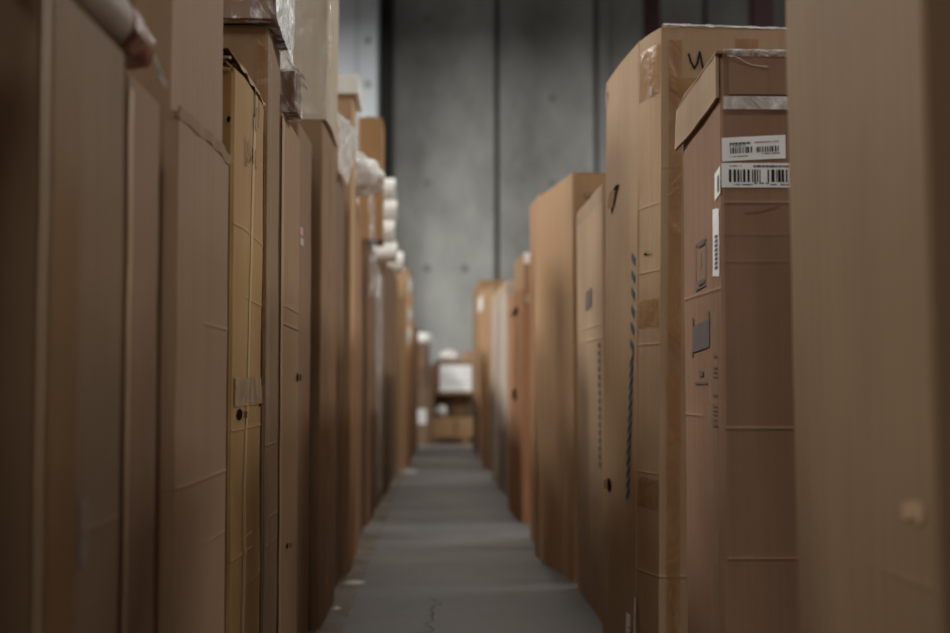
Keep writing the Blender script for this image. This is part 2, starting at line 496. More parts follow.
# ------------------------------------------------------------------ lamps
def lamp(x, y, z, watts):
    root = empty('high_bay_lamp', (x, y, z))
    mb = MB(); mb.add([(-.62, -1.24, 0), (.62, -1.24, 0), (.62, 1.24, 0), (-.62, 1.24, 0), (-.5, -1.1, .12), (.5, -1.1, .12), (.5, 1.1, .12), (-.5, 1.1, .12)],
                      [(0, 1, 5, 4), (1, 2, 6, 5), (2, 3, 7, 6), (3, 0, 4, 7), (4, 5, 6, 7)])
    mb.build('housing', plain('lamp_white', (225, 225, 222), .5), root)
    mb = MB(); mb.box(-.58, .58, -1.2, 1.2, .005, .03)
    mb.build('diffuser', plain('lamp_diffuser', (250, 250, 250), .5, emit=(255, 246, 232), es=2.0), root)
    for sy in (-.9, .9):
        mb = MB(); mb.box(-.006, .006, sy - .006, sy + .006, .12, ZC - z); mb.build('hanger', MATS['lamp_white'], root)
    ld = bpy.data.lights.new('lamp_light', 'AREA'); ld.shape = 'RECTANGLE'; ld.size = 1.15; ld.size_y = 2.4; ld.energy = watts
    ld.color = (1.0, .965, .91)
    lo = bpy.data.objects.new('lamp_light', ld); COL.objects.link(lo); lo.parent = root; lo.location = (0, 0, -.02)
    tag(root, 'white rectangular high-bay lamp hanging from the warehouse ceiling', 'lamp', 'high-bay ceiling lamps')
for spec in LAMPS: lamp(*spec)

# ================================================================== right row, near to far
RT, LT = 1, -1
r4 = Carton((.632, 1.80), (.610, 2.50), RT, .62, 2.05, (142, 112, 84), 'large blurred plain cardboard box in the right foreground, cut off by the frame', lean=-.009, seed=4, amp=.004,
            creases=[('side', .72, .0, .2, .003)])
r4.patch('scuff', 'side', .04, .12, .81, .835, plain('scuff_tone', (168, 138, 110), .6), ragged=.012)
r4.patch('seam_tape', 'front', .24, .30, 1.4, 2.05, M_TAPE_BROWN)

# --- sharp carton with a telescoping lid and shipping labels
cr = [('front', 1.444, 0, .7, .005), ('front', 1.366, 0, .3, .002), ('front', 1.300, 0, .16, .003), ('front', .895, 0, .7, .006), ('front', .582, 0, .7, .006),
      ('side', 1.235, 0, .46, .005), ('side', .92, .25, .46, .005)]
r3 = Carton((.601, 3.20), (.582, 3.66), RT, .56, 1.808, PINK, 'sharp reddish-brown cardboard box with white barcode labels and a loose lid', seed=3, amp=.005, creases=cr, flaps=False)
mb = MB()
mb.grid(lambda i, j: (-.012 + .58 * i, -.008 + .475 * j, 1.811 - .034 * j * (1 - i) + .003 * noise.noise(Vector((i * 5, j * 5, 2)))), 8, 8, thick=(0, 0, .006))
mb.build('lid_top', r3.mat, r3.root, smooth=True)
mb = MB()
def skirt(i, j):      # i along the aisle, j downward
    a = -.011 - .006 * j * i
    z = 1.815 - .040 * i - .112 * j - .008 * j * math.sin(3 * i)
    return (a - .003 * noise.noise(Vector((i * 4, j * 3, 8))), .002 + .50 * i, z)
mb.grid(skirt, 10, 5, thick=(.008, 0, 0)); mb.build('lid_flap', cardboard((176, 146, 118)), r3.root, smooth=True)
mb = MB()
mb.grid(lambda i, j: (.020 + .537 * i, -.011 - .002 * math.sin(9 * i) , 1.814 - .105 * j), 8, 3, thick=(0, .006, 0)); mb.build('lid_flap', r3.mat, r3.root, smooth=True)
# glossy film over the lid edge, clear tape under the skirt
mb = MB()
mb.grid(lambda i, j: (.002 + .56 * i, -.017 - .006 * math.sin(math.pi * j) + .03 * max(0, j - .5), 1.802 + .019 * math.sin(math.pi * .5 * j) + .003 * noise.noise(Vector((i * 30, j * 2, 1)))), 30, 8)
mb.build('film_edge', M_FILM_GLOSS, r3.root, smooth=True)
mb = MB()
for k in range(14):
    i0, i1 = k / 14, (k + 1) / 14
    f = lambda i: (.014 + .10 * i, -.018 - .003 * math.sin(i * 7), 1.803 - .030 * i + .003 * math.sin(i * 8))
    p, q = f(i0), f(i1)
    mb.add([p, q, (q[0], q[1] - .002, q[2] - .001), (p[0], p[1] - .002, p[2] - .002)], [(0, 1, 2, 3)])
mb.build('film_tail', M_FILM_MILK, r3.root)
r3.patch('clear_tape', 'front', .004, .54, 1.672, 1.704, M_TAPE_CLEAR, off=.013, wr=.002, nu=24)
rnd = random.Random(11)
lb = r3.patch('shipping_label', 'front', .002, .158, 1.549, 1.607, M_PAPER, tilt=.008); lb['label'] = 'white shipping label with a thin barcode'
tl = lambda q: [[(u, z + .008 * ((u - .08) / .156)) for (u, z) in p] for p in q]
r3.polys('barcode', 'front', tl(bars(rnd, .022, .078, 1.567, 1.582) + bars(rnd, .086, .142, 1.567, 1.581)), M_BLACK, parent=lb)
r3.polys('printed_line', 'front', tl(micro_text(rnd, .016, .072, 1.588, .006) + micro_text(rnd, .02, .06, 1.584, .0022) + micro_text(rnd, .1, .144, 1.5615, .003) + micro_text(rnd, .02, .065, 1.558, .0025)), M_BLACK, parent=lb)
r3.polys('printed_line', 'front', tl(micro_text(rnd, .082, .142, 1.590, .0032)), M_INK_RED, parent=lb)
lb = r3.patch('shipping_label', 'front', -.0, .176, 1.481, 1.541, M_PAPER, off=.0024); lb['label'] = 'white label with a large barcode'
r3.polys('barcode', 'front', bars(rnd, .018, .095, 1.494, 1.525, .002, .007, .003) + bars(rnd, .112, .170, 1.494, 1.525, .002, .008, .0035), M_BLACK, off=.0035, parent=lb)
r3.polys('printed_line', 'front', micro_text(rnd, .018, .05, 1.532, .003) + bars(rnd, .078, .166, 1.530, 1.536, .002, .004, .0012) + micro_text(rnd, .018, .075, 1.486, .0035) + micro_text(rnd, .08, .115, 1.489, .004) + micro_text(rnd, .12, .165, 1.486, .0035), M_BLACK, off=.0035, parent=lb)
lb = r3.patch('label_end', 'side', .002, .062, 1.462, 1.530, M_PAPER, tilt=-.012); r3.polys('printed_line', 'side', [[(.012, 1.475), (.03, 1.472), (.03, 1.512), (.012, 1.516)]], M_INK_GREY, parent=lb)
lb = r3.patch('side_label', 'side', .018, .085, 1.268, 1.436, M_PAPER, tilt=.006, ragged=.004)
r3.polys('printed_line', 'side', [[(u, z) for u, z in p] for p in [[(.03, z), (.06, z), (.06, z + .008), (.03, z + .008)] for z in [1.285 + .011 * k for k in range(8)]]], M_INK_GREY, parent=lb)
r3.strokes('handling_mark', 'side', [[(.17, 1.375), (.29, 1.368), (.29, 1.25), (.17, 1.256), (.17, 1.375)], [(.225, 1.345), (.225, 1.30)]], M_INK_GREY, wd=.005)
r3.polys('handling_mark', 'side', [[(.18, z), (.26, z - .002), (.26, z + h - .002), (.18, z + h)] for z, h in ((1.362, .010), (1.262, .012))], M_INK_GREY, off=.0032)
mk = [[(.125, 1.096), (.33, 1.086), (.33, 1.155), (.125, 1.166)]]
r3.polys('printed_block', 'side', mk, M_INK_GREY)
r3.strokes('printed_block', 'side', [[(.125, 1.16), (.135, 1.185)], [(.32, 1.15), (.325, 1.176)], [(.325, 1.095), (.335, 1.078)]], M_INK_GREY, wd=.012)
r3.polys('printed_line', 'side', [[(.2, 1.022), (.25, 1.022), (.25, 1.036), (.2, 1.036)], [(.15, 1.002), (.30, 1.002), (.30, 1.008), (.15, 1.008)]], M_INK_GREY)
r3.polys('printed_line', 'side', [[(.045, z), (.085, z), (.085, z + h), (.045, z + h)] for z, h in ((1.068, .005), (1.04, .004), (1.03, .003), (1.018, .004), (.972, .005), (.945, .004), (.935, .003), (.925, .004), (.912, .003), (.898, .006))], M_INK_GREY)
r3.strokes('scratch', 'front', [[(.056, 1.418), (.09, 1.420), (.14, 1.435)]], M_INK_RED, wd=.0018)
r3.patch('edge_strip', 'side', .05, .125, .2, 1.18, film('faint_tape', (200, 176, 150), .12, .35, rough=.25, scale=5), off=.0014)

# --- tallest carton with chamfered corner and blue slanted print
cr = [('cham', 1.39, 0, .3, .006), ('cham', 1.14, 0, .3, .006), ('cham', .70, 0, .3, .006), ('cham', .36, 0, .3, .006), ('cham', 1.62, 0, .3, .004),
      ('front', 1.74, 0, .8, .003), ('front', .36, 0, .8, .006)]
r1 = Carton((.577, 4.45), (.507, 5.30), RT, .78, 2.222, KRAFT, 'tallest tan cardboard box on the right, blue slanted stripes down its crushed corner', cham=(.034, .20), lean=.012, seed=6, amp=.007, creases=cr)
q = []
z = 1.478; k = 0
while z > .62:
    t = (1.478 - z) / .87
    u = .232 + .062 * t
    if z > 1.12: q.append([(u, z - .026), (u + .065, z), (u + .065, z - .028), (u, z - .056)]); z -= .062
    else: q.append([(u, z + .012), (u + .07, z - .026), (u + .07, z - .048), (u, z - .012)]); z -= .040
r1.polys('stripe_print', 'side', q, M_INK_BLUE)['label'] = 'column of blue slanted printed stripes'
r1.polys('torn_hole', 'side', [[(.64 - .023 * (x - 611), 1.725 - .0039 * (y - 198)) for x, y in ((604, 195.5), (608, 195), (609, 190), (613, 186.5), (616, 189), (614, 194), (612, 203), (608.5, 213), (608, 204), (609, 198))]], M_HOLE)
mb = MB(); mb.grid(lambda i, j: r1.P('side', .66 + .05 * i - .06 * j, 1.69 + .06 * j, .004 + .014 * i), 3, 3); mb.build('torn_edge', cardboard((196, 160, 120)), r1.root)
r1.hole('side', .70, .615, .05, .026)
lb = r1.patch('paper_label', 'side', .27, .35, .03, .185, M_PAPER, ragged=.006)
r1.polys('printed_line', 'side', [[(.28, z), (.30, z), (.30, z + .008), (.28, z + .008)] for z in [.045 + .018 * k for k in range(6)]], M_INK_GREY, parent=lb)
r1.patch('paper_scrap', 'side', .175, .20, .09, .26, M_PAPER, off=.004, ragged=.008, nu=3)
r1.strokes('handwriting', 'front', [[(.128, 2.132), (.136, 2.104), (.148, 2.082), (.158, 2.100), (.166, 2.140), (.178, 2.082)]], M_BLACK, wd=.0075)['label'] = 'black marker 4'
r1.patch('brown_tape', 'front', .06, .20, 1.985, 2.05, M_TAPE_BROWN, off=.002)
r1.patch('brown_tape', 'front', .29, .37, 2.08, 2.19, M_TAPE_BROWN, off=.002)
r1.patch('brown_tape', 'front', .06, .105, .02, 2.18, M_TAPE_BROWN, off=.0028, nv=40)
L = math.hypot(.034, .20)
r1.patch('brown_tape', 'cham', .005, L - .005, 2.0, 2.17, M_TAPE_BROWN, off=.002)
for z0, z1 in ((1.20, 1.295), (.58, .68)): r1.patch('brown_tape', 'cham', .008, L - .008, z0, z1, M_TAPE_BROWN, off=.002, wr=.003, ragged=.006)
r1.hole('cham', .09, 1.455, .03, .006)
mb = MB()
mb.grid(lambda i, j: (.04 + .72 * i, -.004 + .03 * j - .004, 2.228 + .010 * math.sin(math.pi * j) + .006 * noise.noise(Vector((i * 24, j * 2, 5)))), 40, 4)
mb.build('film_edge', M_TAPE_CLEAR, r1.root, smooth=True)
r1.patch('film_scrap', 'cham', .11, .17, 2.0, 2.03, M_FILM, wr=.006, off=.006, ragged=.012, nu=5, nv=5)
r1.patch('corner_ding', 'side', .80, .85, 2.14, 2.185, M_TAPE_CLEAR, off=.004, wr=.004)

r1b = Carton((.539, 5.57), (.507, 6.55), RT, .6, 1.85, (190, 158, 128), 'pale tan box tucked between the tallest box and the one marked in pencil', seed=8, creases=[('side', 1.2, 0, .6, .006), ('side', 1.26, .1, .7, .006)])
r1b.polys('printed_block', 'side', [[(.35, 1.355), (.58, 1.345), (.58, 1.43), (.35, 1.44)]], M_INK_GREY)
r1b.polys('printed_line', 'side', [[(.05, z), (.12, z), (.12, z + .02), (.05, z + .02)] for z in [.65 + .034 * k for k in range(16)]], M_INK_GREY)
r1b.patch('edge_strip', 'side', .0, .98, 1.78, 1.84, MATS['faint_tape'])

r2 = Carton((.502, 6.76), (.352, 7.80), RT, .72, 2.09, (196, 156, 116), 'wide clean tan box turned to show its long side, pencil mark near its top', seed=9, creases=[])
r2.strokes('handwriting', 'front', [[(.06, 1.99), (.068, 1.96), (.09, 1.965)], [(.09, 1.99), (.085, 1.94)], [(.115, 1.99), (.10, 1.94)], [(.13, 1.98), (.135, 1.945)]], M_INK_GREY, wd=.006)
r2.patch('seam_tape', 'front', .33, .39, 1.95, 2.085, M_TAPE_BROWN)
r5 = Carton((.398, 7.99), (.363, 8.70), RT, .6, 2.17, ORANGE, 'narrow orange-brown box edge just behind the wide clean box', seed=12)
r5.patch('seam_tape', 'side', .3, .36, .1, 2.1, M_TAPE_BROWN)
r6 = Carton((.342, 9.60), (.268, 10.70), RT, .6, 1.70, (200, 142, 102), 'short orange box with two dark handle slots, on the right', seed=13)
r6.hole('side', .45, 1.56, .22, .035); r6.hole('side', .5, .93, .12, .05)
r6.patch('seam_tape', 'front', .02, .3, 1.6, 1.66, M_TAPE_PALE)
r7 = Carton((.401, 10.84), (.343, 11.60), RT, .6, 2.08, TAN, 'tan box with white tape at its top, standing behind the short orange box', seed=14)
r7.patch('white_tape', 'front', .0, .2, 2.0, 2.09, M_FOAM, wr=.004)
r8 = Carton((.289, 11.90), (.180, 14.00), RT, .7, 1.94, (204, 188, 178), 'greyish white box far along the right row', seed=15)
r8.patch('seam_tape', 'side', 0, 2.0, 1.86, 1.92, M_TAPE_PALE)
r9a = Carton((.207, 15.20), (.112, 16.40), RT, .8, 2.14, KRAFT, 'far tan box on the right, just behind the greyish white one', seed=16)
r9a.patch('seam_tape', 'front', 0.3, .4, 1.6, 2.1, M_TAPE_BROWN)
r9b = Carton((.113, 16.60), (.041, 18.20), RT, .8, 2.24, (188, 146, 106), 'far tan box on the right with a white label near its top', seed=17)
r9b.patch('paper_label', 'side', .3, 1.3, 1.98, 2.16, M_PAPER)
r9c = Carton((.070, 18.40), (-.031, 20.50), RT, .8, 2.46, TAN, 'farthest tall tan box at the end of the right row', seed=18)
r9c.patch('paper_label', 'front', .02, .2, 1.95, 2.15, M_PAPER)

# unseen boxes added past the camera, continuing both rows, to shade the foreground
def shading_box(near, far, side, H, rgb, label, seed):
    b = Carton(near, far, side, .6, H, rgb, label, seed=seed, group='unseen boxes added past the camera to shade the foreground')
    b.patch('seam_tape', 'side', .3, .36, .05, H - .05, M_TAPE_BROWN, nv=20)
shading_box((.675, .72), (.66, 1.70), 1, 1.95, (160, 124, 92), 'added unseen tan box beside the camera, just before the large blurred foreground box', 61)
shading_box((.69, -.42), (.68, .64), 1, 2.05, (150, 116, 86), 'added unseen brown box in the right row level with the camera', 62)
shading_box((.71, -1.60), (.70, -.52), 1, 1.9, (170, 132, 98), 'added unseen tan box in the right row behind the camera', 63)
shading_box((-.60, .70), (-.605, 1.58), -1, 1.52, (156, 120, 90), 'added unseen tan box beside the camera, just before the taped box at the left edge', 64)
shading_box((-.60, -.42), (-.60, .62), -1, 2.0, (146, 112, 84), 'added unseen brown box in the left row level with the camera', 65)
shading_box((-.59, -1.60), (-.595, -.52), -1, 1.95, (166, 130, 96), 'added unseen tan box in the left row behind the camera', 66)

# ================================================================== left row, near to far
l1 = Carton((-.560, 1.69), (-.570, 2.13), LT, .62, 1.535, (132, 104, 78), 'blurred brown box at the far left edge with wide vertical tape', seed=21, amp=.004,
            creases=[('side', .79, 0, .44, .005), ('side', .68, .0, .3, .003)])
l1.patch('brown_tape', 'side', .03, .17, .0, 1.53, plain('matt_brown_tape', (112, 84, 52), .6, spec=.2), nv=24)
l1.patch('edge_strip', 'side', .0, .012, .0, 1.52, plain('corner_highlight', (176, 152, 122), .5), nu=2, nv=24)  # pale strip paints the highlight along the near corner
l1.patch('grey_smudge', 'side', .19, .23, .74, .84, plain('smudge_grey', (118, 108, 98), .7), ragged=.01)
l2 = Carton((-.582, 2.19), (-.588, 2.44), LT, .6, 1.52, (142, 108, 84), 'narrow blurred pinkish box between two dark gaps, second from the left edge', seed=22, amp=.004)
l2.patch('edge_strip', 'side', .004, .03, .0, 1.50, plain('dull_beige', (168, 140, 112), .5), nv=24, nu=2)  # beige strip down the near edge
# telescoping box
cr = [('side', 1.13, .3, .58, .005), ('side', .80, 0, .58, .006), ('side', .66, .35, .58, .004)]
l3 = Carton((-.595, 2.55), (-.602, 3.12), LT, .62, 2.12, (160, 126, 98), 'tall brown two-part box whose lower sleeve ends at a bent diagonal edge', seed=23, amp=.005, creases=cr)
mb_off = .016
sl = l3.shell('lower_sleeve', .0, 1.535, off=mb_off, cap=False)
mb = MB()
mb.grid(lambda i, j: l3.P('side', .57 * i, 1.522 + .022 * j + .010 * noise.noise(Vector((i * 5, 3, 1))), .018 + .004 * j + .003 * noise.noise(Vector((i * 9, 1, 2)))), 20, 3, thick=(-.006, 0, 0))
mb.build('sleeve_rim', l3.mat, sl, smooth=True)

# yellowish worn carton
cr = [('side', 1.406, 0, .54, .005), ('side', 1.23, .2, .54, .005), ('side', .885, 0, .54, .006), ('side', .56, 0, .3, .008), ('front', 1.56, 0, .4, .01), ('side', .47, .25, .54, .006)]
l4 = Carton((-.609, 3.30), (-.622, 3.84), LT, .58, 1.80, YELLOW, 'worn yellowish box with a ragged open top and black marker scrawl', seed=24, amp=.010, creases=cr, flaps=False)
rnd = random.Random(3)
for k, (a0, lift, b0, b1) in enumerate(((0.0, .03, .0, .54), (-.012, .055, .02, .50))):
    mb = MB()
    def fn(i, j, k=k, a0=a0, lift=lift, b0=b0, b1=b1):
        b = b0 + (b1 - b0) * i
        wv = noise.noise(Vector((i * 6, j * 2, k * 4.0)))
        a = a0 + .16 * j + .012 * noise.noise(Vector((i * 9, 2, k)))
        z = 1.795 + .012 * (k + 1) + lift * math.sin(math.pi * min(1, j * 1.2 + .12)) * (.6 + .6 * wv) - .02 * (j < .1)
        return (-a, b, z)
    mb.grid(fn, 16, 5, thick=(0, 0, .006)); mb.build('top_flap', cardboard((182, 150, 112)), l4.root, smooth=True)
for k, (z, lift) in enumerate(((1.79, .03), (1.82, .02))):
    mb = MB()
    mb.grid(lambda i, j, k=k, z=z, lift=lift: (-.01 - .5 * i, -.010 + .14 * j - .012 * k + .008 * noise.noise(Vector((i * 8, k, 3))), z + lift * math.sin(3 * j) + .012 * noise.noise(Vector((i * 7, j * 2, k + 5)))), 12, 4, thick=(0, 0, .006))
    mb.build('top_flap', cardboard((182, 150, 112)), l4.root, smooth=True)
mb = MB()
N_ = 44
zs_ = [1.80 - 1.78 * j / N_ for j in range(N_ + 1)]
def strip(i, j):
    z = 1.80 - 1.79 * j; u = .285 - .165 * j + .008 * math.sin(9 * j)
    return l4.P('side', u + .045 * i, z, .0016)
mb.grid(strip, 3, 120); mb.build('strapping_tape', plain('strap_beige', (190, 164, 118), .5), l4.root)
l4.patch('pale_patch', 'side', .02, .53, .945, 1.02, film('patch_tape', (172, 150, 124), .5, .8, rough=.4, scale=5), off=.004, wr=.003, ragged=.008)
l4.hole('side', .09, .925, .035, .014); l4.hole('side', .50, .945, .02, .008); l4.hole('front', .012, 1.67, .006, .009)
S = []
S += [[(.27, 1.80), (.265, 1.74), (.285, 1.735), (.295, 1.77), (.29, 1.80), (.275, 1.80)], [(.255, 1.70), (.265, 1.735)], [(.33, 1.80), (.34, 1.77), (.335, 1.73), (.35, 1.72)], [(.36, 1.79), (.355, 1.74)], [(.31, 1.765), (.30, 1.71), (.315, 1.70)]]
S += [[(.12, 1.65), (.13, 1.58), (.15, 1.575)], [(.16, 1.64), (.15, 1.60), (.18, 1.59)], [(.19, 1.65), (.20, 1.61)], [(.215, 1.64), (.225, 1.60), (.25, 1.62)], [(.27, 1.645), (.28, 1.605)], [(.31, 1.645), (.32, 1.60), (.335, 1.60)]]
l4.strokes('handwriting', 'side', S, M_BLACK, wd=.006)
l4.strokes('handwriting', 'side', [[(.15, .60), (.30, .605)]], M_TAPE_PALE, wd=.004)

l5 = Carton((-.622, 3.91), (-.630, 4.22), LT, .6, 2.07, (150, 118, 88), 'dark brown box behind the worn yellowish box, carrying the film-wrapped box', seed=25, creases=[('side', .82, 0, .32, .006), ('side', .60, 0, .3, .006), ('side', .52, 0, .3, .005)])
l5.patch('edge_strip', 'front', .0, .03, 1.0, 2.05, M_TAPE_BROWN, nu=2)
l5.patch('seam_tape', 'side', .0, .06, .02, 2.0, MATS['faint_tape'], nv=24)
l6 = Carton((-.631, 4.27), (-.646, 4.83), LT, .6, 1.89, (168, 132, 100), 'brown box with two dark creases, under the small film-wrapped parcel', seed=26, creases=[('side', 1.20, .05, .56, .010), ('side', 1.26, .1, .56, .008)])
l6.patch('edge_strip', 'side', .0, .05, .0, 1.88, MATS['dull_beige'], nv=24, nu=2)  # same beige on a strip at the near edge
l6.hole('side', .50, 1.03, .03, .018); l6.hole('side', .2, .46, .03, .012)
l7 = Carton((-.664, 4.91), (-.672, 5.38), LT, .6, 1.985, (146, 112, 84), 'brown box right after the creased one, small pink sticker on its side', seed=27)
l7.patch('sticker', 'side', .06, .13, 1.57, 1.60, plain('pink_sticker', (222, 168, 176), .5))
l7.patch('sticker', 'side', .06, .15, 1.53, 1.56, plain('grey_sticker', (186, 178, 170), .5))
l8 = Carton((-.637, 5.46), (-.655, 6.20), LT, .62, 2.10, (152, 118, 88), 'tan box carrying the big cream wrapped block', seed=28)
l8.patch('seam_tape', 'side', .3, .36, .0, 2.05, M_TAPE_BROWN, nv=20)
l9 = Carton((-.692, 6.30), (-.70, 7.02), LT, .6, 2.08, (138, 108, 84), 'brown box just past the cream block, draped with white film', seed=29)
l9.patch('seam_tape', 'side', .5, .56, .0, 2.0, MATS['faint_tape'], nv=20)
l9t = Carton((-.672, 7.12), (-.69, 7.56), LT, .5, 2.58, (204, 166, 128), 'very tall pale box with a white foam cap', seed=30, flaps=False)
mb = MB(); mb.box(-.53, .035, -.03, .47, 2.582, 2.69)
fc = mb.build('foam_cap', M_FOAM, l9t.root)
l10 = Carton((-.700, 7.65), (-.728, 8.40), LT, .6, 2.10, (178, 134, 94), 'light orange box below the crumpled white film bundle', seed=31)
l10.patch('seam_tape', 'side', .1, .7, 1.98, 2.06, M_TAPE_BROWN)
l11 = Carton((-.765, 8.52), (-.775, 9.20), LT, .6, 1.90, (120, 92, 70), 'dark brown box between the light orange box and the narrow upright carton', seed=32)
l11.patch('seam_tape', 'side', .2, .26, .1, 1.85, M_TAPE_BROWN)
l12 = Carton((-.766, 9.35), (-.781, 10.30), LT, .6, 2.03, (132, 98, 72), 'reddish brown box carrying the narrow upright carton', seed=33)
l12.patch('seam_tape', 'side', .2, .26, .1, 2.0, M_TAPE_BROWN)
l12u = Carton((-.668, 9.40), (-.690, 9.95), LT, .17, .87, (184, 138, 88), 'narrow orange-brown carton standing on end on top of the left row', z0=2.045, seed=34, amp=.004)
l13 = Carton((-.80, 10.42), (-.814, 11.80), LT, .6, 1.95, GREYB, 'greyish box wrapped in milky film, on the left', seed=35)
mb = MB(); mb.grid(lambda i, j: (.012 + .006 * noise.noise(Vector((i * 9, j * 14, 4))), .02 + .9 * i, .1 + 1.84 * j), 12, 20); mb.build('film_wrap', M_FILM, l13.root, smooth=True)
l14 = Carton((-.812, 11.92), (-.853, 13.40), LT, .6, 2.12, (120, 90, 66), 'dark brown box beneath the stack of white foam rolls', seed=36)
l14.patch('seam_tape', 'side', .4, .5, .1, 2.0, M_TAPE_BROWN)
l15 = Carton((-.856, 13.60), (-.905, 15.50), LT, .6, 2.22, (128, 98, 74), 'dark brown box past the foam roll stack, a white roll on top', seed=37)
l15.patch('seam_tape', 'side', .4, .5, .1, 2.0, M_TAPE_BROWN)
l16 = Carton((-.821, 15.70), (-.836, 17.50), LT, .6, 2.40, (206, 164, 120), 'far light tan box jutting into the aisle on the left', seed=38)
mb = MB()
for (b, z, r) in ((.2, 2.2, .12), (.25, 1.85, .10), (.22, 1.6, .13)):
    mb.grid(lambda i, j: (.012 + .05 * math.sin(math.pi * i) * math.sin(math.pi * j), b - r * 1.6 + 3.2 * r * i, z - r + 2 * r * j), 6, 6)
mb.build('film_wrap', M_FILM_MILK, l16.root, smooth=True)
l17 = Carton((-.860, 18.00), (-.908, 21.00), LT, .7, 1.88, TAN, 'farthest tan box at the end of the left row', seed=39)
l17.patch('seam_tape', 'side', .4, .6, .1, 1.8, M_TAPE_BROWN)

# ================================================================== things lying on the boxes
def blob(name, loc, scale, mat, seed, parent=None, amp=.35, freq=2.2, sub=4):
    import bmesh
    bm = bmesh.new(); bmesh.ops.create_icosphere(bm, subdivisions=sub, radius=1)
    for v in bm.verts:
        p = v.co.copy()
        d = noise.noise(p * freq + Vector((seed * 3.1, 0, 0))); e = abs(noise.noise(p * freq * 2.3 + Vector((0, seed, 0))))
        q = p * (1 + amp * d - amp * .7 * e)
        v.co = Vector((q.x * scale[0], q.y * scale[1], max(q.z, -.62) * scale[2]))
    me = bpy.data.meshes.new(name); bm.to_mesh(me); bm.free(); me.materials.append(mat)
    me.polygons.foreach_set('use_smooth', [True] * len(me.polygons))
    o = bpy.data.objects.new(name, me); COL.objects.link(o); o.location = loc
    if parent: o.parent = parent
    return o

# film-wrapped roll on the two nearest left boxes
root = empty('wrapped_roll', (-.618, 1.72, 1.604), R(-.5))
tag(root, 'blurred white-wrapped roll with brown taped end, lying on the nearest left boxes', 'roll')
def tube(mb, r0, r1, y0, y1, n=20, m=14, sag=0.0, seed=0, wr=.1):
    vs = []
    for j in range(m + 1):
        t = j / m; r = r0 + (r1 - r0) * t; y = y0 + (y1 - y0) * t
        for i in range(n):
            a = 2 * math.pi * i / n
            k = 1 + wr * noise.noise(Vector((math.cos(a) * 2, t * 5, math.sin(a) * 2 + seed)))
            vs.append((r * k * math.cos(a), y, r * k * math.sin(a) + sag * t * t))
    fs = [(j * n + i, j * n + (i + 1) % n, (j + 1) * n + (i + 1) % n, (j + 1) * n + i) for j in range(m) for i in range(n)]
    fs += [tuple(range(n - 1, -1, -1)), tuple(m * n + i for i in range(n))]
    mb.add(vs, fs)
mb = MB(); tube(mb, .050, .050, -.30, .46); mb.build('wrapped_core', plain('shaded_wrap', (134, 120, 108), .6), root, smooth=True)  # shade on the white wrap is put into this grey-beige
mb = MB(); tube(mb, .053, .040, .44, .62, wr=.18, seed=3); mb.build('brown_tape', plain('dark_brown_tape', (104, 54, 22), .4), root, smooth=True)
mb = MB(); mb.grid(lambda i, j: (.030 + .014 * j + .006 * math.sin(6 * i), .60 + .03 * i + .06 * j, .0 - .055 * j), 4, 6); mb.build('film_tail', M_FILM_MILK, root, smooth=True)

# film-wrapped box on the dark brown box
wb = Carton((-.60, 3.86), (-.605, 4.24), LT, .62, .42, (146, 112, 92), 'reddish box wrapped in shiny stretch film, overhanging at the top left', z0=2.087, seed=41, amp=.004, name='wrapped_box')
mb = MB()
wb.shell('film_wrap', -.004, .44, off=.008, mat=M_FILM)
mb.grid(lambda i, j: (.012 + .020 * j * (1 - j) + .010 * noise.noise(Vector((i * 10, j * 4, 6))), .0 + .40 * i, .42 - .42 * j - .05 * j * i), 16, 10)
mb.build('film_drape', M_FILM_MILK, wb.root, smooth=True)
# small parcel
sp = Carton((-.590, 4.33), (-.596, 4.47), LT, .16, .13, (140, 104, 84), 'small brown parcel wrapped in clear and white film on the creased box', z0=1.905, seed=42, amp=.003, name='wrapped_parcel', cat='parcel')
sp.shell('film_wrap', -.004, .14, off=.006, mat=M_FILM)
mb = MB()
mb.grid(lambda i, j: (-.075 + .085 * i, .03 + .25 * i * (1 - .3 * j), .135 + .12 * j * (1 - .85 * i) + .012 * noise.noise(Vector((i * 6, j * 6, 1)))), 10, 10)
mb.build('film_tuft', M_FILM_MILK, sp.root, smooth=True)
# big cream block
cb = Carton((-.628, 5.50), (-.645, 6.15), LT, .66, .95, (206, 190, 174), 'big cream paper-wrapped block towering on the left row', z0=2.115, seed=43, amp=.012, name='wrapped_block', cat='block', flaps=False)
cb.patch('film_wrap', 'front', .0, .5, .02, .93, film('thin_film', (240, 238, 232), .02, .30, rough=.15, scale=7), off=.006, wr=.006, nu=20, nv=30)
mb = MB(); mb.grid(lambda i, j: (.016 + .012 * noise.noise(Vector((i * 7, j * 9, 3))), -.005 + .06 * i, .0 + .95 * j), 4, 24); mb.build('film_edge', M_FILM, cb.root, smooth=True)
# film drapes and bundles
mb = MB()
mb.grid(lambda i, j: (-.672 + .012 + .05 * i * (1 - j) + .014 * noise.noise(Vector((i * 7, j * 6, 2))), 6.32 + .5 * i, 2.32 - .28 * j + .02 * noise.noise(Vector((i * 5, j * 4, 7)))), 10, 14)
o = mb.build('film_drape', M_FILM_MILK, smooth=True); tag(o, 'white film draped from the cream block over the brown box beside it', 'plastic film')
o = blob('film_bundle', (-.765, 7.84, 2.235), (.20, .18, .16), M_FILM_MILK, 3); tag(o, 'crumpled bundle of white plastic film on the light orange box', 'plastic film')
o = blob('film_bundle', (-.90, 6.72, 2.185), (.14, .18, .13), M_FILM_MILK, 8); tag(o, 'smaller crumple of white film pressed against the very tall pale box', 'plastic film')
mb = MB()
mb.grid(lambda i, j: (-.715 + .02 * noise.noise(Vector((i * 5, j * 7, 9))) - .0 + .06 * i * j, 8.9 + .35 * i, 2.35 - .75 * j), 8, 16)
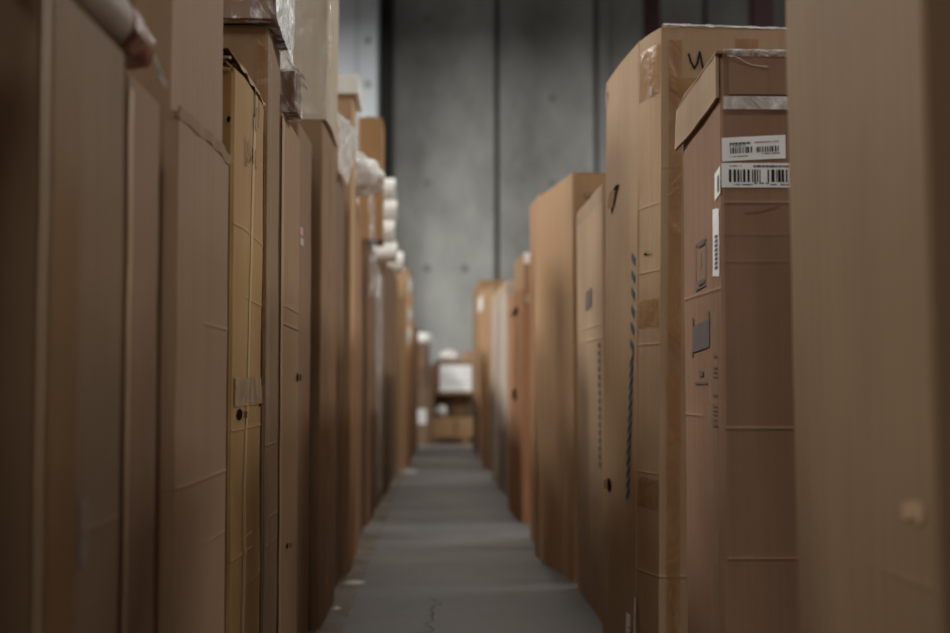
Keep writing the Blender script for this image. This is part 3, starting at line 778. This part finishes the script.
o = mb.build('film_sheet', M_FILM, smooth=True); tag(o, 'strip of milky film hanging beneath the narrow upright carton', 'plastic film')
# foam rolls stacked
def roll(loc, r, L, label):
    root = empty('foam_roll', loc)
    mb = MB(); n = 20
    prof = [(.35, 0), (.94, .0), (1, .03), (1, .97), (.94, 1), (.35, 1)]
    vs = [(-L + L * t, r * k * math.cos(2 * math.pi * i / n), r + r * k * math.sin(2 * math.pi * i / n)) for (k, t) in prof for i in range(n)]
    mb.add(vs, [(j * n + i, j * n + (i + 1) % n, (j + 1) * n + (i + 1) % n, (j + 1) * n + i) for j in range(len(prof) - 1) for i in range(n)])
    mb.build('foam_sheet', M_FOAM, root, smooth=True)
    mb = MB()
    vs = [(-L * 1.005 + L * 1.01 * t, r * .35 * math.cos(2 * math.pi * i / n), r + r * .35 * math.sin(2 * math.pi * i / n)) for t in (0, 1) for i in range(n)]
    mb.add(vs, [(i, (i + 1) % n, n + (i + 1) % n, n + i) for i in range(n)]); mb.build('core', cardboard(DARK), root)
    tag(root, label, 'roll', 'white foam rolls on the left row')
for k, nm in enumerate(('lowest', 'second lowest', 'second highest', 'topmost')):
    roll((-.735 + (.01, -.012, .008, -.006)[k], 12.2 + (.02, -.01, .01, 0)[k], 2.135 + .196 * k), .098, .5, 'white foam roll, %s of the four stacked on the left row' % nm)
roll((-.80, 14.6, 2.236), .12, .5, 'single white foam roll lying past the stack of four')

# ================================================================== end of the aisle
def slat_pallet(x, y, label):
    root = empty('pallet', (x, y, 0)); tag(root, label, 'pallet')
    for k in range(7):
        mb = MB(); mb.box(-.6, .6, k * .15, k * .15 + .1, .122, .144); mb.build('slat', M_WOOD, root)
    for xx in (-.55, 0, .55):
        mb = MB(); mb.box(xx - .045, xx + .045, 0, 1.0, .022, .122); mb.build('stringer', M_WOOD, root)
    for k in (0, 3, 6):
        mb = MB(); mb.box(-.6, .6, k * .15, k * .15 + .1, 0, .022); mb.build('bottom_slat', M_WOOD, root)
slat_pallet(-.16, 22.3, 'wooden pallet on the floor at the far end of the aisle')
def end_box(x0, x1, y0, y1, z0, h, rgb, label, seed, **kw):
    return Carton((x1, y0), (x1, y1), LT, x1 - x0, h, rgb, label, z0=z0, seed=seed, **kw)
e1 = end_box(-.72, .0, 22.4, 23.2, .146, .30, (190, 150, 108), 'low tan box lying on the pallet at the aisle end', 51)
e1.patch('seam_tape', 'front', .3, .36, .02, .28, M_TAPE_BROWN)
e2 = end_box(-.70, .0, 22.62, 23.2, .46, .36, (110, 84, 62), 'dark brown box in the middle of the pallet stack', 52)
e2.patch('seam_tape', 'front', .25, .31, .02, .34, M_TAPE_BROWN)
e3 = end_box(-.70, .0, 22.4, 23.2, .835, .56, (150, 116, 84), 'box with a large white label, upper one on the pallet stack', 53)
lb = e3.patch('paper_label', 'front', .06, .60, .06, .50, M_PAPER)
e3.strokes('printed_line', 'front', [[(.09, z), (.57, z)] for z in (.2, .3, .42)], M_INK_GREY, wd=.012, parent=lb)
o = blob('film_bundle', (-.47, 22.72, 1.49), (.20, .2, .11), M_FILM_MILK, 12, sub=3); tag(o, 'white plastic bundle on top of the pallet stack at the aisle end', 'plastic film')
e4 = end_box(-.22, .02, 22.5, 22.9, 1.41, .15, (190, 154, 122), 'small pale box on the top right of the pallet stack', 54)
e4.patch('seam_tape', 'front', .1, .14, .02, .14, M_TAPE_BROWN)
e5 = end_box(-1.08, -.78, 22.1, 22.8, 0, .95, (150, 122, 100), 'lower box of the tall stack left of the pallet', 55)
e5.patch('paper_label', 'front', .03, .2, .35, .6, M_PAPER)
e6 = end_box(-1.08, -.78, 22.1, 22.8, .965, .72, (120, 100, 88), 'upper box of the tall stack left of the pallet', 56)
e6.patch('seam_tape', 'front', .1, .15, .02, .7, M_TAPE_BROWN)
o = blob('film_bundle', (-.90, 22.5, 1.775), (.19, .2, .12), M_FILM_MILK, 15, sub=3); tag(o, 'white plastic bundle on the tall stack left of the pallet', 'plastic film')
o = blob('film_bundle', (-.62, 22.2, .50), (.11, .09, .11), M_FILM_MILK, 17, sub=3)
o.location = (-.58, 22.49, .55); tag(o, 'white plastic crumple on the low box of the pallet stack', 'plastic film')

e7 = end_box(-1.12, -.74, 23.6, 24.4, 0, 1.35, (128, 98, 74), 'brown box standing behind the pallet stack, close to the concrete wall', 57)
e7.patch('seam_tape', 'front', .1, .15, .02, 1.3, M_TAPE_BROWN)
e8 = end_box(-.66, .05, 23.6, 24.4, 0, 1.30, (118, 92, 70), 'wide dark box behind the pallet stack, against the concrete wall', 58)
e8.patch('seam_tape', 'front', .3, .36, .02, 1.25, M_TAPE_BROWN)

# ================================================================== litter on the floor
def scrap(x, y, sx, sy, seed, label):
    mb = MB()
    def fn(i, j):
        a = 2 * math.pi * i; r = j * (1 + .35 * noise.noise(Vector((math.cos(a) * 2, math.sin(a) * 2, seed))))
        return (sx * r * math.cos(a), sy * r * math.sin(a), .003 + .012 * (1 - j) * (1 + noise.noise(Vector((i * 5, j * 3, seed)))))
    mb.grid(fn, 12, 3)
    o = mb.build('paper_scrap', M_PAPER, smooth=True); o.location = (x, y, 0)
    tag(o, label, 'paper scrap', 'litter on the aisle floor')
scrap(-.61, 6.73, .055, .06, 1, 'larger white paper scrap at the foot of the left boxes')
scrap(-.62, 5.95, .022, .03, 2, 'tiny white paper scrap at the foot of the left boxes, nearest the camera')
scrap(-.76, 15.3, .10, .14, 3, 'white scrap far down the aisle against the left row')
